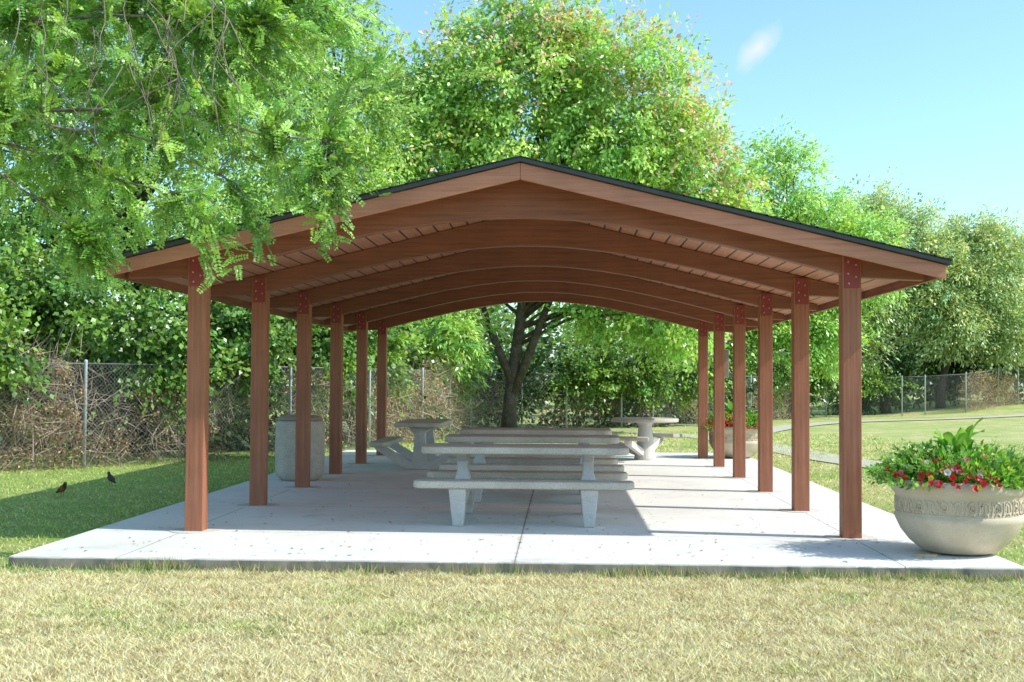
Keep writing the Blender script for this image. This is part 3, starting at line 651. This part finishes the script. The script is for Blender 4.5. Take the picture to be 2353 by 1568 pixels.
for i in range(34):
    x=rng.uniform(-4.4,-2.6); y=rng.uniform(9.4,9.9); z=rng.uniform(3.9,4.7); p=Vector((x,y,z)); pts=[p.copy()]; dv=Vector((rng.normal(0,.6),rng.normal(0,.3),-1)).normalized()
    for k in range(8):
        dv=(dv+Vector((rng.normal(0,.25),rng.normal(0,.2),-.1))).normalized(); p=p+dv*rng.uniform(.08,.17); pts.append(p.copy())
    tube(V,F,pts,list(np.linspace(.006,.0018,9)),4)
off=Vector((-base[0],-base[1],0)); V=[tuple(Vector(v)+off) for v in V]
link(bpy.data.objects.new("trunk",mesh_py("trunk",V,F,M_twig,smooth=True)),parent=e)
PV=np.concatenate(PV)+np.array([tuple(off)]); PC=np.clip(np.concatenate(PC),0,.85)
link(bpy.data.objects.new("crown",mesh_np("crown",PV,np.arange(len(PV)).reshape(-1,4),M_leaf,PC)),parent=e)

def mass(name,label,blobs,nc,per,sig,L,W,cA,cB,seed,cat="vines",inner=.1):
    V,c,C=foliage(np.random.default_rng(seed),blobs,nc,per,sig,L,W,cA,cB,0,inner)
    link(bpy.data.objects.new(name,mesh_np(name,V,np.arange(len(V)).reshape(-1,4),M_leaf,c)),label=label,category=cat,kind="stuff")
mass("vine_thicket","dense green vines spilling over the fence top",[(-13,19.0,2.6,1.6,1.2,.8),(-11.2,21.0,2.7,1.6,1.0,.8),(-11.6,17.6,1.95,.8,.5,.4),(-10.4,18.7,1.9,.9,.5,.4),(-9.2,19.9,1.95,.8,.5,.45),(-9.3,22.0,2.9,1.5,1.0,1.0),(-7.3,22.2,2.2,.9,.5,1.1),(-6.3,23.8,2.3,1.2,.8,1.4),(-6.9,22.7,1.6,.6,.3,.7),(-5.2,26.8,2.4,1.1,.9,1.5),(-4.6,29.3,2.2,.9,.9,1.3),(-3.0,36,2.0,.6,.7,.7),(0.8,41.2,1.8,1.3,.5,.7),(2.6,41.5,2.0,1.5,.5,1.0),(4.4,43.8,1.9,1.3,.6,1.0),(8.5,50.6,2.0,1.3,.6,.9),(11,54.9,1.8,1.2,.6,.7),(14,57.1,1.7,1.5,.4,.5)],1600,46,.22,.12,.085,(.06,.14,.03),(.32,.54,.10),41)
mass("undergrowth","leafy undergrowth, painted dark as in shade, behind the chain-link fence",[(-14,23,1.5,3,1.5,2),(-10,25,1.4,3,1.3,2),(-7,27.5,1.4,2.2,1.3,2),(-5,32,1.4,1.8,1.8,1.8),(-3,41,1.6,3,1.2,2.2),(1.5,43,1.6,3,1,1.9),(5,47,1.5,3,1,1.8),(9.5,56,1.7,3.5,1,1.9),(15,61,2.0,3.5,1,1.9),(20,64,2.6,4,1,2.2),(25.5,69,2.6,4,1,2.4)],1350,40,.4,.22,.13,(.03,.07,.015),(.09,.17,.04),42,inner=.0)  # leaf colour darkened, painting in the shade behind fence and foliage gaps
mass("distant_woods","dark green belt of woodland beyond the park fence",[(x,74+4*math.sin(x),3.2 if x<10 else 3.9,4,2,4.0 if x<10 else 4.4) for x in range(-38,52,4)],2000,36,.65,.40,.24,(.10,.21,.05),(.32,.50,.14),43,cat="woods",inner=.0)

# ---------------------------------------------------------------- fence
FPn=[(-14.5,14.8),(-11.3,17.8),(-8.1,20.8),(-5.4,24.5),(-4.3,27.6),(-3.45,30.6),(-3.1,34.3),(-2.8,38.2),(-1.3,40.2),(0.15,41),(2.0,41.8),(3.1,42.4),(5.2,45),(7.4,49),(9.8,53),(12,57),(15.5,57.3),(16.6,57.5),(18.6,58),(21.3,61.5),(22.6,62.5),(25,65)]
fe=empty("chain_link_fence",(-8.1,20.8,0),label="galvanised chain-link fence overgrown with vines along the park edge",category="fence")
FH=1.78; off=Vector((8.1,-20.8,0))
V=[];F=[]; RV=[];RF=[]
PVp=[];PFp=[]; tube(PVp,PFp,[(0,0,-.1),(0,0,FH+.02),(0,0,FH+.05),(0,0,FH+.07)],[.030,.030,.034,.012],10); fpm=mesh_py("fence_post",PVp,PFp,M_galv,smooth=True)
for i,(x,y) in enumerate(FPn):
    z=float(terr(x,y)); o=bpy.data.objects.new("fence_post",fpm); o.location=Vector((x,y,z))+off; link(o,parent=fe)
    if i:
        x0,y0=FPn[i-1]; z0=float(terr(x0,y0)); a=Vector((x0,y0,z0)); b=Vector((x,y,z)); L=(b-a).length; d=(b-a)/L
        tube(RV,RF,[a+off+Vector((0,0,FH)),b+off+Vector((0,0,FH))],[.010,.010],6)
        n_=Vector((-d.y,d.x,0)); sp=.075 if y<32 else .12; wd=.0032 if y<32 else .0045
        s=-FH
        while s<L:
            for sg in (1,-1):
                u0,u1=(s,s+FH); h0,h1=(0,FH)
                if u0<0: h0=-u0; u0=0
                if u1>L: h1=FH-(u1-L); u1=L
                if h1<=h0: continue
                if sg==-1: h0,h1=FH-h0,FH-h1
                p=a+d*u0+Vector((0,0,h0+.02))+n_*.003*sg; q=a+d*u1+Vector((0,0,h1+.02))+n_*.003*sg; dd=(q-p).normalized(); ww=dd.cross(n_).normalized()*wd/2
                bb=len(V); V+=[tuple(p-ww+off),tuple(p+ww+off),tuple(q+ww+off),tuple(q-ww+off)]; F.append((bb,bb+1,bb+2,bb+3))
            s+=sp
link(bpy.data.objects.new("wire_mesh",mesh_np("wire_mesh",np.array(V),np.array(F),M_wire)),parent=fe)
link(bpy.data.objects.new("top_rail",mesh_py("top_rail",RV,RF,M_wire,smooth=True)),parent=fe)
rng=np.random.default_rng(77)
V=[];C=[]
def dry_on(i0,i1,n,f0_=0,f1_=1,zt_=1.6,rust=.5,lite=1.0,thr=.45):
    a=np.array([*FPn[i0]]);b=np.array([*FPn[i1]]); q=rng.uniform(f0_,f1_,n); xy=a+(b-a)*q[:,None]; dn=np.array([-(b-a)[1],(b-a)[0]])/np.linalg.norm(b-a)
    off_=rng.normal(.12,.16,n); xy=xy+dn*off_[:,None]; z=rng.random(n)**.85*zt_*(.75+.5*vnoise(xy[:,0],xy[:,1],1.3)); u_=q*np.linalg.norm(b-a)+i0*7; keep=(vnoise(u_,z,2.6)*.6+vnoise(u_,z,6.5)*.4)>thr
    xy=xy[keep];z=z[keep];m=len(z); P=np.stack([xy[:,0],xy[:,1],z+terr(xy[:,0],xy[:,1])],1)
    Dv=nrm(runit(rng,m)+np.array([[0,0,-.5]])); Nv=nrm(np.array([[.6,-.5,.4]])+runit(rng,m)); Nv=nrm(Nv-Dv*np.sum(Nv*Dv,1,keepdims=True))
    k=rng.random(m)[:,None]; c=(np.array([[.74,.53,.33]])*k+np.array([[.34,.19,.10]])*(1-k))*rng.uniform(.45,1.4,m)[:,None]*lite
    gg=rng.random(m)<.16; c[gg]=[.22,.38,.08]
    V.append(leafquads(P,Dv,Nv,rng.uniform(.03,.075,m),rng.uniform(.012,.036,m))); C.append(np.repeat(c,4,0))
    ms=n//7; q=rng.uniform(f0_,f1_,ms); xy=a+(b-a)*q[:,None]+dn*rng.normal(.08,.2,ms)[:,None]; P=np.stack([xy[:,0],xy[:,1],rng.uniform(0,zt_,ms)],1)
    Dv=nrm(rng.normal(size=(ms,3))*np.array([[.8,.8,.9]])); Nv=nrm(np.cross(Dv,runit(rng,ms))); V.append(leafquads(P,Dv,Nv,rng.uniform(.3,.9,ms),np.full(ms,.011))); C.append(np.repeat(np.array([[.50,.41,.32]])*rng.uniform(.3,1.2,ms)[:,None],4,0))
dry_on(0,1,15000,zt_=1.8); dry_on(1,2,21000,0,1,1.9); dry_on(2,3,8500,0,1,1.2,thr=.57); dry_on(3,4,3500,thr=.55); dry_on(4,5,5500); dry_on(5,7,15000,0,1,1.8,.5,1.35,.40); dry_on(7,8,3400,lite=1.2); dry_on(8,10,2500,0,1,1.1); dry_on(10,12,4000,.2,1,1.5,lite=1.2); dry_on(13,14,5500,0,1,1.4,lite=1.2); dry_on(18,20,8000,0,1,1.6,lite=1.3,thr=.4)
V=np.concatenate(V);C=np.clip(np.concatenate(C),0,.8)
link(bpy.data.objects.new("dry_vines",mesh_np("dry_vines",V,np.arange(len(V)).reshape(-1,4),M_dry,C)),label="brown withered vines and stems tangled on the fence",category="vines",kind="stuff")
